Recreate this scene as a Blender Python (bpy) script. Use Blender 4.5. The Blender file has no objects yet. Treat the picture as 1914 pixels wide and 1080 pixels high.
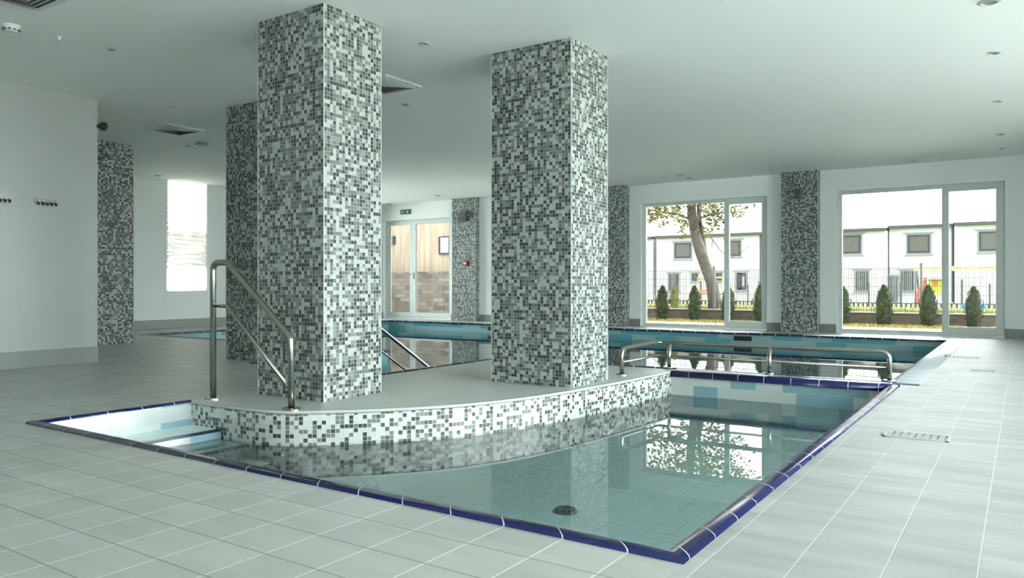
import bpy, bmesh, math, random
from mathutils import Vector, Matrix
C = bpy.context
S = C.scene
COL = S.collection
R = math.radians

# ------------------------------------------------------------------ camera, sky, sun, exposure
CAM_F, CAM_YAW, CAM_H = 1425.0, R(33.85), 0.84        # focal length in pixels of the 1914 wide frame
HOR = 532.0
cam = bpy.data.cameras.new('camera'); cam_o = bpy.data.objects.new('camera', cam); COL.objects.link(cam_o)
cam_o.location = (0, 0, CAM_H)
cam_o.rotation_euler = (R(90), 0, CAM_YAW)
cam.sensor_width = 36.0
cam.lens = CAM_F * 36.0 / 1914.0
cam.shift_y = -(540.0 - HOR) / 1914.0
cam.clip_start = 0.05; cam.clip_end = 400
S.camera = cam_o

def world():
    w = bpy.data.worlds.new('world'); S.world = w; w.use_nodes = True
    nt = w.node_tree; N = nt.nodes; L = nt.links; N.clear()
    out = N.new('ShaderNodeOutputWorld'); bg = N.new('ShaderNodeBackground')
    tc = N.new('ShaderNodeTexCoord')
    dot = N.new('ShaderNodeVectorMath'); dot.operation = 'DOT_PRODUCT'
    d = Vector((0.80, 0.58, 0.20)).normalized(); dot.inputs[1].default_value = d
    mr = N.new('ShaderNodeMapRange'); mr.interpolation_type = 'SMOOTHSTEP'
    mr.inputs['From Min'].default_value = -0.1; mr.inputs['From Max'].default_value = 1.0
    mr.inputs['To Min'].default_value = SKY_LOW; mr.inputs['To Max'].default_value = SKY_HIGH
    L.new(tc.outputs['Generated'], dot.inputs[0]); L.new(dot.outputs['Value'], mr.inputs['Value'])
    bg.inputs['Color'].default_value = SKY_COL
    L.new(mr.outputs['Result'], bg.inputs['Strength']); L.new(bg.outputs[0], out.inputs[0])
SKY_LOW, SKY_HIGH, SKY_COL = 6.5, 11.0, (0.94, 1.0, 0.995, 1)
world()
sun = bpy.data.lights.new('sun', 'SUN'); sun_o = bpy.data.objects.new('sun', sun); COL.objects.link(sun_o)
sun.energy = 7.0; sun.angle = R(1.2); sun.color = (1.0, 0.93, 0.80)
sun_o.rotation_euler = Vector((0.50, 0.80, 0.58)).to_track_quat('Z', 'Y').to_euler()
vs = S.view_settings
vs.view_transform = 'Standard'; vs.look = 'None'; vs.exposure = 1.32; vs.gamma = 1.0; vs.use_curve_mapping = False
S.cycles.max_bounces = 14; S.cycles.diffuse_bounces = 9; S.cycles.glossy_bounces = 5
S.cycles.transparent_max_bounces = 24; S.cycles.sample_clamp_indirect = 8.0
S.cycles.caustics_reflective = False; S.cycles.caustics_refractive = False

# ------------------------------------------------------------------ helpers
Fv = Vector((-math.sin(CAM_YAW), math.cos(CAM_YAW))); Rv = Vector((math.cos(CAM_YAW), math.sin(CAM_YAW)))
def ray(px): return Fv + Rv * ((px - 957.0) / CAM_F)
def at(px, py, Y):                       # point of the plane Y = const seen at a pixel -> (X, Z)
    r = ray(px); t = Y / r[1]; return r[0] * t, CAM_H - (py - HOR) * t / CAM_F

def link(o, parent=None):
    COL.objects.link(o)
    if parent is not None: o.parent = parent
    return o
def obj(name, bm, mat, parent=None, smooth=False, up=False):
    me = bpy.data.meshes.new(name)
    bmesh.ops.recalc_face_normals(bm, faces=bm.faces[:])
    if up:
        for f in bm.faces:
            f.normal_update()
            if f.normal.z < 0: f.normal_flip()
    if smooth:
        for f in bm.faces: f.smooth = True
    bm.to_mesh(me); bm.free()
    mats = mat if isinstance(mat, (list, tuple)) else [mat]
    for m in mats: me.materials.append(m)
    o = bpy.data.objects.new(name, me)
    if parent is not None and parent.location.length > 0:
        me.transform(Matrix.Translation(-parent.location))
    return link(o, parent)
def thing(name, loc, label=None, cat=None, group=None, kind=None):
    o = bpy.data.objects.new(name, None); o.empty_display_size = 0.1
    COL.objects.link(o); o.location = loc
    return tag(o, label, cat, group, kind)
def tag(o, label=None, cat=None, group=None, kind=None):
    if label: o['label'] = label
    if cat: o['category'] = cat
    if group: o['group'] = group
    if kind: o['kind'] = kind
    return o
def copy_tree(o, parent=None):
    c = o.copy(); COL.objects.link(c); c.parent = parent
    for ch in list(o.children): copy_tree(ch, c)
    return c
def nb(): return bmesh.new()
def box(bm, x0, x1, y0, y1, z0, z1, mi=0):
    v = [bm.verts.new(p) for p in ((x0,y0,z0),(x1,y0,z0),(x1,y1,z0),(x0,y1,z0),(x0,y0,z1),(x1,y0,z1),(x1,y1,z1),(x0,y1,z1))]
    for q in ((0,3,2,1),(4,5,6,7),(0,1,5,4),(1,2,6,5),(2,3,7,6),(3,0,4,7)):
        bm.faces.new([v[i] for i in q]).material_index = mi
    return bm
def quad(bm, pts, mi=0):
    f = bm.faces.new([bm.verts.new(p) for p in pts]); f.material_index = mi; return f
def boxuv(bm, ox=0.0, oz=0.0):            # metre UVs by face direction
    uv = bm.loops.layers.uv.verify(); bm.normal_update()
    for f in bm.faces:
        n = f.normal
        for l in f.loops:
            p = l.vert.co
            if abs(n.z) > 0.7: l[uv].uv = (p.x + ox, p.y)
            elif abs(n.x) > abs(n.y): l[uv].uv = (p.y + ox, p.z + oz)
            else: l[uv].uv = (p.x + ox, p.z + oz)
    return bm
def tube(bm, pts, r, n=14, caps=True, radii=None):
    pts = [Vector(p) for p in pts]; rings = []
    t0 = (pts[1] - pts[0]).normalized()
    ref = Vector((0, 0, 1)) if abs(t0.z) < 0.9 else Vector((1, 0, 0))
    u = t0.cross(ref).normalized()
    for i, p in enumerate(pts):
        if i == 0: t = t0
        elif i == len(pts) - 1: t = (pts[-1] - pts[-2]).normalized()
        else: t = ((pts[i] - pts[i-1]).normalized() + (pts[i+1] - pts[i]).normalized()).normalized()
        u = (u - t * u.dot(t)).normalized(); w = t.cross(u)
        rr = radii[i] if radii else r
        rings.append([bm.verts.new(p + (u * math.cos(2*math.pi*k/n) + w * math.sin(2*math.pi*k/n)) * rr) for k in range(n)])
    for a, b in zip(rings, rings[1:]):
        for k in range(n):
            bm.faces.new((a[k], a[(k+1) % n], b[(k+1) % n], b[k]))
    if caps:
        bm.faces.new(rings[0][::-1]); bm.faces.new(rings[-1])
    return bm
def fillet(pts, rad, n=7):                # rounds the inner corners of a polyline
    pts = [Vector(p) for p in pts]; out = [pts[0]]
    for a, b, c in zip(pts, pts[1:], pts[2:]):
        d0 = (a - b).normalized(); d1 = (c - b).normalized()
        ang = d0.angle(d1); off = min(rad / math.tan(ang / 2), 0.45 * (a-b).length, 0.45 * (c-b).length)
        p0 = b + d0 * off; p1 = b + d1 * off
        for k in range(n + 1):
            t = k / n; out.append(p0 * (1-t)**2 + b * 2*t*(1-t) + p1 * t*t)
    out.append(pts[-1]); return out
def lathe(bm, prof, cx=0, cy=0, n=24, z=0):
    rings = []
    for r, h in prof:
        if r < 1e-5: rings.append([bm.verts.new((cx, cy, z + h))])
        else: rings.append([bm.verts.new((cx + r*math.cos(2*math.pi*k/n), cy + r*math.sin(2*math.pi*k/n), z + h)) for k in range(n)])
    for a, b in zip(rings, rings[1:]):
        for k in range(n):
            k2 = (k + 1) % n
            if len(a) == 1 and len(b) > 1: bm.faces.new((a[0], b[k], b[k2]))
            elif len(b) == 1 and len(a) > 1: bm.faces.new((a[k], a[k2], b[0]))
            elif len(a) > 1: bm.faces.new((a[k], a[k2], b[k2], b[k]))
    return bm
def sweep(bm, path, prof, side=1, u0=0.0):    # profile (inward offset, z) along a flat path with mitred corners
    uv = bm.loops.layers.uv.verify()
    P = [Vector(p) for p in path]; rows = []; U = [u0]
    for a, b in zip(P, P[1:]): U.append(U[-1] + (b - a).length)
    for i, p in enumerate(P):
        ns = []
        if i > 0: d = (P[i] - P[i-1]).normalized(); ns.append(Vector((-d.y, d.x)) * side)
        if i < len(P) - 1: d = (P[i+1] - P[i]).normalized(); ns.append(Vector((-d.y, d.x)) * side)
        if len(ns) == 2:
            m = (ns[0] + ns[1]).normalized(); m = m / max(0.3, m.dot(ns[0]))
        else: m = ns[0]
        rows.append([bm.verts.new((p.x + m.x*s, p.y + m.y*s, z)) for s, z in prof])
    for i in range(len(rows) - 1):
        for k in range(len(prof) - 1):
            f = bm.faces.new((rows[i][k], rows[i+1][k], rows[i+1][k+1], rows[i][k+1])); f.smooth = True
            us = (U[i], U[i+1], U[i+1], U[i]); vv = (prof[k][0], prof[k][0], prof[k+1][0], prof[k+1][0])
            for l, a, b in zip(f.loops, us, vv): l[uv].uv = (a, b)
    for r in (rows[0], rows[-1]):
        bm.faces.new(r)
    return bm

# ------------------------------------------------------------------ materials
MATS = {}
def mat(name, col, rough=0.5, metal=0.0, spec=0.5, bump=0.0, bscale=20.0, var=0.0, vscale=5.0, coat=0.0):
    if name in MATS: return MATS[name]
    m = bpy.data.materials.new(name); m.use_nodes = True; MATS[name] = m
    nt = m.node_tree; N = nt.nodes; L = nt.links; b = N['Principled BSDF']
    b.inputs['Base Color'].default_value = (*col, 1); b.inputs['Roughness'].default_value = rough
    b.inputs['Metallic'].default_value = metal; b.inputs['Specular IOR Level'].default_value = spec
    b.inputs['Coat Weight'].default_value = coat
    tc = N.new('ShaderNodeTexCoord')
    if var > 0:
        n = N.new('ShaderNodeTexNoise'); n.inputs['Scale'].default_value = vscale; n.inputs['Detail'].default_value = 4
        mr = N.new('ShaderNodeMapRange'); mr.inputs['To Min'].default_value = 1 - var; mr.inputs['To Max'].default_value = 1 + var
        mr.inputs['From Min'].default_value = 0.25; mr.inputs['From Max'].default_value = 0.75
        mx = N.new('ShaderNodeVectorMath'); mx.operation = 'SCALE'; mx.inputs[0].default_value = col
        L.new(tc.outputs['Object'], n.inputs['Vector']); L.new(n.outputs['Fac'], mr.inputs['Value'])
        L.new(mr.outputs['Result'], mx.inputs['Scale']); L.new(mx.outputs[0], b.inputs['Base Color'])
    if bump > 0:
        n = N.new('ShaderNodeTexNoise'); n.inputs['Scale'].default_value = bscale; n.inputs['Detail'].default_value = 3
        bp = N.new('ShaderNodeBump'); bp.inputs['Strength'].default_value = bump; bp.inputs['Distance'].default_value = 0.01
        L.new(tc.outputs['Object'], n.inputs['Vector']); L.new(n.outputs['Fac'], bp.inputs['Height']); L.new(bp.outputs[0], b.inputs['Normal'])
    return m

def tiles(name, tw, th, cols, grout, gw=0.003, shift=0.0, rough=0.2, spec=0.5, jitter=0.04, groutrough=0.6,
          wave=0.0, seed=0.0, phase=(0.0, 0.0), bump=0.25, patch=0.0, wscale=(3, 18, 1), gv=None, grout_u=None):
    """tiles in metre UVs. cols = [(share, colour), ...]"""
    m = bpy.data.materials.new(name); m.use_nodes = True; MATS[name] = m
    nt = m.node_tree; N = nt.nodes; L = nt.links; b = N['Principled BSDF']
    def M(op, a, c=None):
        n = N.new('ShaderNodeMath'); n.operation = op
        for i, v in enumerate((a, c)):
            if v is None: continue
            if isinstance(v, (int, float)): n.inputs[i].default_value = v
            else: L.new(v, n.inputs[i])
        return n.outputs[0]
    uvn = N.new('ShaderNodeUVMap'); sep = N.new('ShaderNodeSeparateXYZ'); L.new(uvn.outputs[0], sep.inputs[0])
    u = M('DIVIDE', M('ADD', sep.outputs[0], 100*tw + phase[0]), tw); v = M('DIVIDE', M('ADD', sep.outputs[1], 100*th + phase[1]), th)
    row = M('FLOOR', v)
    if shift: u = M('ADD', u, M('MULTIPLY', M('MODULO', row, 2.0), shift))
    cid = M('FLOOR', u); fu = M('FRACT', u); fv = M('FRACT', v)
    du = M('MULTIPLY', M('MINIMUM', fu, M('SUBTRACT', 1.0, fu)), tw)
    dv = M('MULTIPLY', M('MINIMUM', fv, M('SUBTRACT', 1.0, fv)), th)
    if gv is not None: dv = M('MULTIPLY', dv, gw / gv)
    dist = M('MINIMUM', du, dv)
    mask = M('LESS_THAN', dist, gw / 2)
    comb = N.new('ShaderNodeCombineXYZ'); L.new(cid, comb.inputs[0]); L.new(row, comb.inputs[1]); comb.inputs[2].default_value = seed + 0.37
    wn = N.new('ShaderNodeTexWhiteNoise'); wn.noise_dimensions = '3D'; L.new(comb.outputs[0], wn.inputs['Vector'])
    cr = N.new('ShaderNodeValToRGB'); cr.color_ramp.interpolation = 'CONSTANT'
    acc = 0.0
    for i, (sh, c) in enumerate(cols):
        if i < 2: e = cr.color_ramp.elements[i]; e.position = acc
        else: e = cr.color_ramp.elements.new(acc)
        e.color = (*c, 1); acc += sh
    if len(cols) == 1: cr.color_ramp.elements[1].color = (*cols[0][1], 1)
    L.new(wn.outputs['Value'], cr.inputs[0])
    wn2 = N.new('ShaderNodeTexWhiteNoise'); wn2.noise_dimensions = '3D'
    c2 = N.new('ShaderNodeCombineXYZ'); L.new(row, c2.inputs[0]); L.new(cid, c2.inputs[1]); c2.inputs[2].default_value = seed + 9.1
    L.new(c2.outputs[0], wn2.inputs['Vector'])
    mr = N.new('ShaderNodeMapRange'); mr.inputs['To Min'].default_value = 1 - jitter; mr.inputs['To Max'].default_value = 1 + jitter
    L.new(wn2.outputs['Value'], mr.inputs['Value'])
    sc = N.new('ShaderNodeVectorMath'); sc.operation = 'SCALE'; L.new(cr.outputs[0], sc.inputs[0]); L.new(mr.outputs[0], sc.inputs['Scale'])
    colr = sc.outputs[0]
    if patch:
        tcx = N.new('ShaderNodeTexCoord'); pn = N.new('ShaderNodeTexNoise'); pn.inputs['Scale'].default_value = 3.0; pn.inputs['Detail'].default_value = 5
        mp = N.new('ShaderNodeMapping'); mp.inputs['Scale'].default_value = (0.6, 3.0, 1)
        L.new(tcx.outputs['Object'], mp.inputs[0]); L.new(mp.outputs[0], pn.inputs['Vector'])
        pr = N.new('ShaderNodeMapRange'); pr.inputs['From Min'].default_value = 0.3; pr.inputs['From Max'].default_value = 0.7
        pr.inputs['To Min'].default_value = 1 - patch; pr.inputs['To Max'].default_value = 1 + patch
        L.new(pn.outputs['Fac'], pr.inputs['Value'])
        s2 = N.new('ShaderNodeVectorMath'); s2.operation = 'SCALE'; L.new(colr, s2.inputs[0]); L.new(pr.outputs[0], s2.inputs['Scale']); colr = s2.outputs[0]
    mx = N.new('ShaderNodeMix'); mx.data_type = 'RGBA'; L.new(mask, mx.inputs[0]); L.new(colr, mx.inputs[6]); mx.inputs[7].default_value = (*grout, 1)
    if grout_u:
        gm_ = N.new('ShaderNodeMix'); gm_.data_type = 'RGBA'; L.new(M('LESS_THAN', dv, gw / 2), gm_.inputs[0])
        gm_.inputs[6].default_value = (*grout_u, 1); gm_.inputs[7].default_value = (*grout, 1); L.new(gm_.outputs[2], mx.inputs[7])
    L.new(mx.outputs[2], b.inputs['Base Color'])
    rm = N.new('ShaderNodeMapRange'); rm.inputs['To Min'].default_value = rough; rm.inputs['To Max'].default_value = groutrough
    L.new(mask, rm.inputs['Value']); L.new(rm.outputs[0], b.inputs['Roughness'])
    b.inputs['Specular IOR Level'].default_value = spec
    nrm = None
    if bump:
        sm = N.new('ShaderNodeMapRange'); sm.inputs['From Max'].default_value = gw; L.new(dist, sm.inputs['Value'])
        bp = N.new('ShaderNodeBump'); bp.inputs['Strength'].default_value = bump; bp.inputs['Distance'].default_value = 0.002
        L.new(sm.outputs[0], bp.inputs['Height']); nrm = bp
    if wave:
        mp = N.new('ShaderNodeMapping'); mp.inputs['Scale'].default_value = wscale; L.new(uvn.outputs[0], mp.inputs[0])
        wnz = N.new('ShaderNodeTexNoise'); wnz.inputs['Scale'].default_value = 1.0; wnz.inputs['Detail'].default_value = 1.5
        L.new(mp.outputs[0], wnz.inputs['Vector'])
        bp2 = N.new('ShaderNodeBump'); bp2.inputs['Strength'].default_value = wave; bp2.inputs['Distance'].default_value = 0.01
        L.new(wnz.outputs['Fac'], bp2.inputs['Height'])
        if nrm: L.new(nrm.outputs[0], bp2.inputs['Normal'])
        nrm = bp2
    if nrm: L.new(nrm.outputs[0], b.inputs['Normal'])
    return m

def water_mat(name, tint, scale=2.0, strength=0.03):
    m = bpy.data.materials.new(name); m.use_nodes = True; nt = m.node_tree; N = nt.nodes; L = nt.links; N.clear()
    out = N.new('ShaderNodeOutputMaterial'); mix = N.new('ShaderNodeMixShader'); tr = N.new('ShaderNodeBsdfTransparent')
    gl = N.new('ShaderNodeBsdfGlossy'); gl.inputs['Roughness'].default_value = 0.0; fr = N.new('ShaderNodeFresnel'); fr.inputs['IOR'].default_value = 1.33
    tr.inputs['Color'].default_value = (*tint, 1); gl.inputs['Color'].default_value = (1, 1, 1, 1)
    tc = N.new('ShaderNodeTexCoord'); nz = N.new('ShaderNodeTexNoise'); nz.inputs['Scale'].default_value = scale; nz.inputs['Detail'].default_value = 2
    bp = N.new('ShaderNodeBump'); bp.inputs['Strength'].default_value = strength; bp.inputs['Distance'].default_value = 0.02
    L.new(tc.outputs['Object'], nz.inputs['Vector']); L.new(nz.outputs['Fac'], bp.inputs['Height'])
    L.new(bp.outputs[0], gl.inputs['Normal']); L.new(bp.outputs[0], fr.inputs['Normal'])
    L.new(fr.outputs[0], mix.inputs[0]); L.new(tr.outputs[0], mix.inputs[1]); L.new(gl.outputs[0], mix.inputs[2]); L.new(mix.outputs[0], out.inputs[0])
    return m
def glass_mat(name, tint=(0.96, 0.985, 0.975), ior=1.45):
    m = bpy.data.materials.new(name); m.use_nodes = True; nt = m.node_tree; N = nt.nodes; L = nt.links; N.clear()
    out = N.new('ShaderNodeOutputMaterial'); mix = N.new('ShaderNodeMixShader'); tr = N.new('ShaderNodeBsdfTransparent')
    gl = N.new('ShaderNodeBsdfGlossy'); gl.inputs['Roughness'].default_value = 0.0; fr = N.new('ShaderNodeFresnel'); fr.inputs['IOR'].default_value = ior
    tr.inputs['Color'].default_value = (*tint, 1)
    L.new(fr.outputs[0], mix.inputs[0]); L.new(tr.outputs[0], mix.inputs[1]); L.new(gl.outputs[0], mix.inputs[2]); L.new(mix.outputs[0], out.inputs[0])
    return m

W3, G2, D1 = (0.40, 0.425, 0.41), (0.155, 0.170, 0.163), (0.040, 0.047, 0.044)
M_mosaic = tiles('column mosaic', .0293, .0285, [(.30, W3), (.20, (.20, .215, .205)), (.24, (.125, .138, .132)), (.26, D1)], (.34, .37, .35), gw=.0026, rough=.22, jitter=.09)
M_island = tiles('island mosaic', .0296, .0290, [(.53, (.53, .56, .545)), (.24, (.16, .175, .17)), (.23, (.05, .057, .055))], (.50, .53, .515), gw=.003, rough=.2, jitter=.06, seed=3)
M_pooltile = tiles('pool wall tile', .235, .1, [(.66, (.49, .525, .515)), (.34, (.22, .355, .41))], (.42, .46, .46), gw=.003, shift=.5, rough=.12, seed=11, phase=(0.02, 0.02))
M_bigtile = tiles('large pool wall tile', .47, .1, [(.45, (.30, .46, .48)), (.55, (.13, .36, .42))], (.34, .50, .52), gw=.004, shift=.5, rough=.12, seed=2, phase=(0, 0.0))  # small pool tiles again, teal bounce light and dimness put into the colours
M_poolfloor = tiles('pool floor tile', .115, .115, [(1, (.80, .96, .98))], (.55, .66, .67), gw=.0035, rough=.3, jitter=.02)
M_deck = tiles('deck floor tile', .235, .214, [(.5, (.43, .445, .43)), (.5, (.455, .47, .455))], (.22, .24, .23), gw=.005, rough=.42, spec=.4, jitter=.025, patch=.08, phase=(.09, -.05), grout_u=(.78, .80, .79))
M_left = tiles('deck floor tile right', .23, .235, [(.5, (.37, .385, .38)), (.5, (.395, .41, .405))], (.30, .32, .32), gw=.004, rough=.5, spec=.3, jitter=.03, patch=.14, phase=(-.12, .0), gv=.002, grout_u=(.55, .58, .58))
M_islandtop = mat('island floor', (.47, .50, .485), rough=.38, var=.03, vscale=2)
M_wall = mat('white wall paint', (.84, .87, .85), rough=.6)
M_ceil = mat('white ceiling paint', (.88, .905, .89), rough=.75)
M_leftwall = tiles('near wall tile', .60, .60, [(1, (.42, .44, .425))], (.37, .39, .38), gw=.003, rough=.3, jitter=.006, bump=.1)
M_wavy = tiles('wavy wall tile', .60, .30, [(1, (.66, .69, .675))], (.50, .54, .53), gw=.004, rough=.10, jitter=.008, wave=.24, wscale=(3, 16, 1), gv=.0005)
M_base = tiles('baseboard tile', .60, .30, [(1, (.245, .26, .25))], (.18, .19, .185), gw=.004, rough=.4, jitter=.03)
M_blue = tiles('blue coping tile', .235, 1.0, [(1, (.005, .009, .075))], (.55, .58, .66), gw=.005, rough=.2, spec=.35, jitter=.15, phase=(0, .5))
M_bluefar = tiles('dark coping tile', .235, 1.0, [(1, (.010, .022, .06))], (.60, .64, .68), gw=.008, rough=.13, jitter=.1, phase=(0, .5))
M_palecop = tiles('pale coping tile', .25, 1.0, [(1, (.30, .33, .35))], (.14, .16, .17), gw=.014, rough=.45, jitter=.06, phase=(0, .5))
M_white = mat('white plastic frame', (.62, .67, .65), rough=.35)
M_trim = mat('corner trim', (.46, .49, .475), rough=.3)
M_steel = mat('brushed steel', (.38, .375, .345), rough=.26, metal=1.0)
M_steel2 = mat('polished steel', (.66, .66, .63), rough=.14, metal=1.0)
M_drain = mat('drain grate', (.12, .15, .14), rough=.5)
M_black = mat('black plastic', (.015, .016, .016), rough=.35)
M_dark = mat('dark opening', (.008, .012, .012), rough=.6)
M_speaker = mat('grey speaker', (.12, .135, .13), rough=.5)
M_red = mat('red plastic', (.30, .03, .03), rough=.4)
M_green = mat('sign green', (.02, .075, .045), rough=.5)
M_signwhite = mat('sign white', (.75, .8, .78), rough=.5)
M_plastic = mat('white plastic', (.70, .73, .72), rough=.4)
M_glass = glass_mat('tinted window glass', (.60, .60, .60))
M_clear = glass_mat('clear window glass')
M_water = water_mat('small pool water', (.885, .985, .99), 3.0, .012)
M_water2 = water_mat('large pool water', (.50, .80, .84), 1.6, .012)

# ------------------------------------------------------------------ the shell
CE = 2.845                       # ceiling height
FY = 14.2                        # far wall
XL, XR, YB = -13.6, 4.5, -4.5    # left wall, right wall, back wall
# small pool (outer coping edges) and large pool
sx0, sx1, sy0, sy1 = -5.01, -0.85, 2.19, 6.97
bx0, bx1, by0, by1 = -12.38, -0.93, 7.14, 13.25
rx0, rx1, ry0 = -6.86, -4.93, 5.20

def deck():
    xs = sorted({XL, bx0, rx0, rx1, sx0, -2.83, bx1, sx1, -0.72, XR}); ys = sorted({YB, sy0, 3.27, ry0, 6.97, by0, by1, FY})
    bm = nb(); uv = bm.loops.layers.uv.verify()
    for x0, x1 in zip(xs, xs[1:]):
        for y0, y1 in zip(ys, ys[1:]):
            cx, cy = (x0+x1)/2, (y0+y1)/2
            if sx0 < cx < sx1 and sy0 < cy < 6.97: continue
            if sx0 < cx < -2.83 and 3.27 < cy < by0: continue            # island
            if bx0 < cx < bx1 and by0 < cy < by1: continue
            if rx0 < cx < rx1 and ry0 < cy < by0: continue
            if -2.83 < cx < sx1 and 6.97 < cy < by0: continue            # divider
            if bx1 < cx < -0.72 and by0 < cy < by1: continue             # pale coping
            right = cx > sx1
            f = quad(bm, ((x0,y0,0),(x1,y0,0),(x1,y1,0),(x0,y1,0)), 1 if right else 0)
            for l in f.loops: l[uv].uv = (l.vert.co.x, l.vert.co.y)
    bmesh.ops.remove_doubles(bm, verts=bm.verts[:], dist=1e-4)
    return tag(obj('floor', bm, [M_deck, M_left]), 'grey tiled deck around both pools', None, None, 'structure')
deck()
bm = nb(); box(bm, XL-.3, XR+.3, YB-.3, FY+.35, CE, CE+.25)
tag(obj('ceiling', bm, M_ceil), 'smooth white ceiling over the pool hall', None, None, 'structure')

def wall_along_x(name, y0, y1, x0, x1, holes, m, uv=False, kind='structure', label=None):
    """wall between y0 and y1 from x0 to x1 with rectangular holes (xa, xb, za, zb)"""
    bm = nb(); xs = sorted({x0, x1, *[h[0] for h in holes], *[h[1] for h in holes]})
    for a, b in zip(xs, xs[1:]):
        c = (a+b)/2; hh = [h for h in holes if h[0] < c < h[1]]
        if not hh: box(bm, a, b, y0, y1, -.05, CE)
        else:
            h = hh[0]
            if h[2] > 0: box(bm, a, b, y0, y1, -.05, h[2])
            if h[3] < CE: box(bm, a, b, y0, y1, h[3], CE)
    boxuv(bm)
    return tag(obj(name, bm, m), label, None, None, kind)
def wall_along_y(name, x0, x1, y0, y1, holes, m, label=None):
    bm = nb(); ys = sorted({y0, y1, *[h[0] for h in holes], *[h[1] for h in holes]})
    for a, b in zip(ys, ys[1:]):
        c = (a+b)/2; hh = [h for h in holes if h[0] < c < h[1]]
        if not hh: box(bm, x0, x1, a, b, -.05, CE)
        else:
            h = hh[0]
            if h[2] > 0: box(bm, x0, x1, a, b, -.05, h[2])
            if h[3] < CE: box(bm, x0, x1, a, b, h[3], CE)
    boxuv(bm)
    return tag(obj(name, bm, m), label, None, None, 'structure')

H1 = (-6.41, -3.90, .02, 2.47); H2 = (-2.71, -0.24, .02, 2.47); H3 = (-13.45, -11.26, .02, 2.44); H4 = (-9.75, -7.5, .02, 2.47)
wall_along_x('wall_far', FY, FY+.30, XL-.3, XR+.3, [H3, H4, H1, H2], M_wall, label='white far wall with the garden windows')
RW = [(-3.0, -1.0, .05, 2.3), (0.4, 2.4, .05, 2.3), (2.8, 6.2, .05, 2.7), (6.4, 9.8, .05, 2.7)]
wall_along_y('wall_right', XR, XR+.3, YB, FY, RW, M_wall, label='white right wall')
BW = [(1.4, 4.3, .05, 2.5)]
wall_along_x('wall_back', YB-.3, YB, XL-.3, XR+.3, BW, M_wall, label='white back wall')
LWH = [(10.3, 11.9, .02, 2.7), (12.1, 13.9, .02, 2.7)]
wall_along_y('wall_left', XL-.3, XL, 4.4, FY, LWH, M_wavy, label='glossy wavy white tiled left wall')
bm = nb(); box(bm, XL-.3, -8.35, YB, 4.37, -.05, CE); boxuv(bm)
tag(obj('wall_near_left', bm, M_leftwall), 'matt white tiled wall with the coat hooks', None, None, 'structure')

def base_strip(name, x0, x1, y0, y1, z1=.15):
    bm = nb(); box(bm, x0, x1, y0, y1, 0, z1); boxuv(bm)
    return tag(obj(name, bm, M_base), 'grey tiled skirting', None, None, 'structure')
base_strip('baseboard_near_left', -8.35, -8.338, YB, 4.37, .172)
base_strip('baseboard_left', XL, XL+.012, 4.4, 10.3, .175)
for i, (a, b) in enumerate(((XL, H3[0]), (H3[1], -11.11), (-10.44, H4[0]), (H4[1], -7.38), (-6.65, H1[0]), (H1[1], -3.60), (-2.98, H2[0]), (H2[1], XR))):
    base_strip('baseboard_far_%d' % (i+1), a, b, FY-.012, FY, .15)

bm = nb()  # unseen closed base, added to keep sky light out from below
for a in ((XL-.3, XR+.3, YB-.3, YB-.29), (XL-.3, XR+.3, FY+.29, FY+.3), (XL-.3, XL-.29, YB-.29, FY+.29), (XR+.29, XR+.3, YB-.29, FY+.29)): box(bm, a[0], a[1], a[2], a[3], -1.7, -.05)
box(bm, XL-.3, XR+.3, YB-.3, FY+.3, -1.75, -1.7)
tag(obj('light_block_base', bm, mat('concrete', (.25, .25, .24), rough=.9)), 'unseen base added below the hall to block light from underneath', None, None, 'structure')

# ------------------------------------------------------------------ windows of the far wall
def ring(bm, x0, x1, z0, z1, y0, y1, t, tb=None, tt=None):
    tb = t if tb is None else tb; tt = t if tt is None else tt
    box(bm, x0, x0+t, y0, y1, z0, z1); box(bm, x1-t, x1, y0, y1, z0, z1)
    box(bm, x0+t, x1-t, y0, y1, z0, z0+tb); box(bm, x0+t, x1-t, y0, y1, z1-tt, z1)
def window_far(n, H, xm, label, two_doors=False):
    y0, y1 = FY+.10, FY+.17
    w = thing('window_%d' % n, ((H[0]+H[1])/2, y0, 0), label, None, None, 'structure')
    bm = nb(); ring(bm, H[0], H[1], H[2], H[3], y0, y1, .075, .05, .055); box(bm, xm-.035, xm+.035, y0, y1, H[2]+.05, H[3]-.055)
    obj('window_frame', bm, M_white, w)
    def sash(a, b, name, t=.085):
        bm = nb(); ring(bm, a, b, H[2]+.03, H[3]-.035, y0-.018, y1-.02, t, t+.02, t*.9); obj(name, bm, M_white, w)
        bm = nb(); box(bm, a+t, b-t, y0+.02, y0+.04, H[2]+.05+t, H[3]-.035-t*.9); obj('glass_pane', bm, M_glass, w)
    if two_doors:
        sash(H[0]+.04, xm-.003, 'door_sash'); sash(xm+.003, H[1]-.04, 'door_sash')
    else:
        bm = nb(); box(bm, H[0]+.075, xm-.035, y0+.02, y0+.04, H[2]+.05, H[3]-.055); obj('glass_pane', bm, (M_clear if n == 4 else M_glass), w)
        sash(xm-.02, H[1]-.035, 'door_sash')
    hx = xm+.03 if not two_doors else xm+.045
    bm = nb(); box(bm, hx-.014, hx+.014, y0-.03, y0-.018, .98, 1.14)
    tube(bm, fillet([(hx, y0-.02, 1.09), (hx, y0-.07, 1.09), (hx + (-.11 if two_doors else 0), y0-.07, 1.09 if two_doors else .97)], .015, 4), .009, 8)
    obj('handle', bm, M_steel2 if two_doors else M_plastic, w)
    # sill plate outside
    bm = nb(); box(bm, H[0], H[1], FY+.17, FY+.33, -.02, .03); obj('window_sill', bm, M_white, w)
    return w
window_far(1, H1, at(1357, 500, FY+.1)[0], 'white framed window with glazed door, tree trunk behind it')
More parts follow.
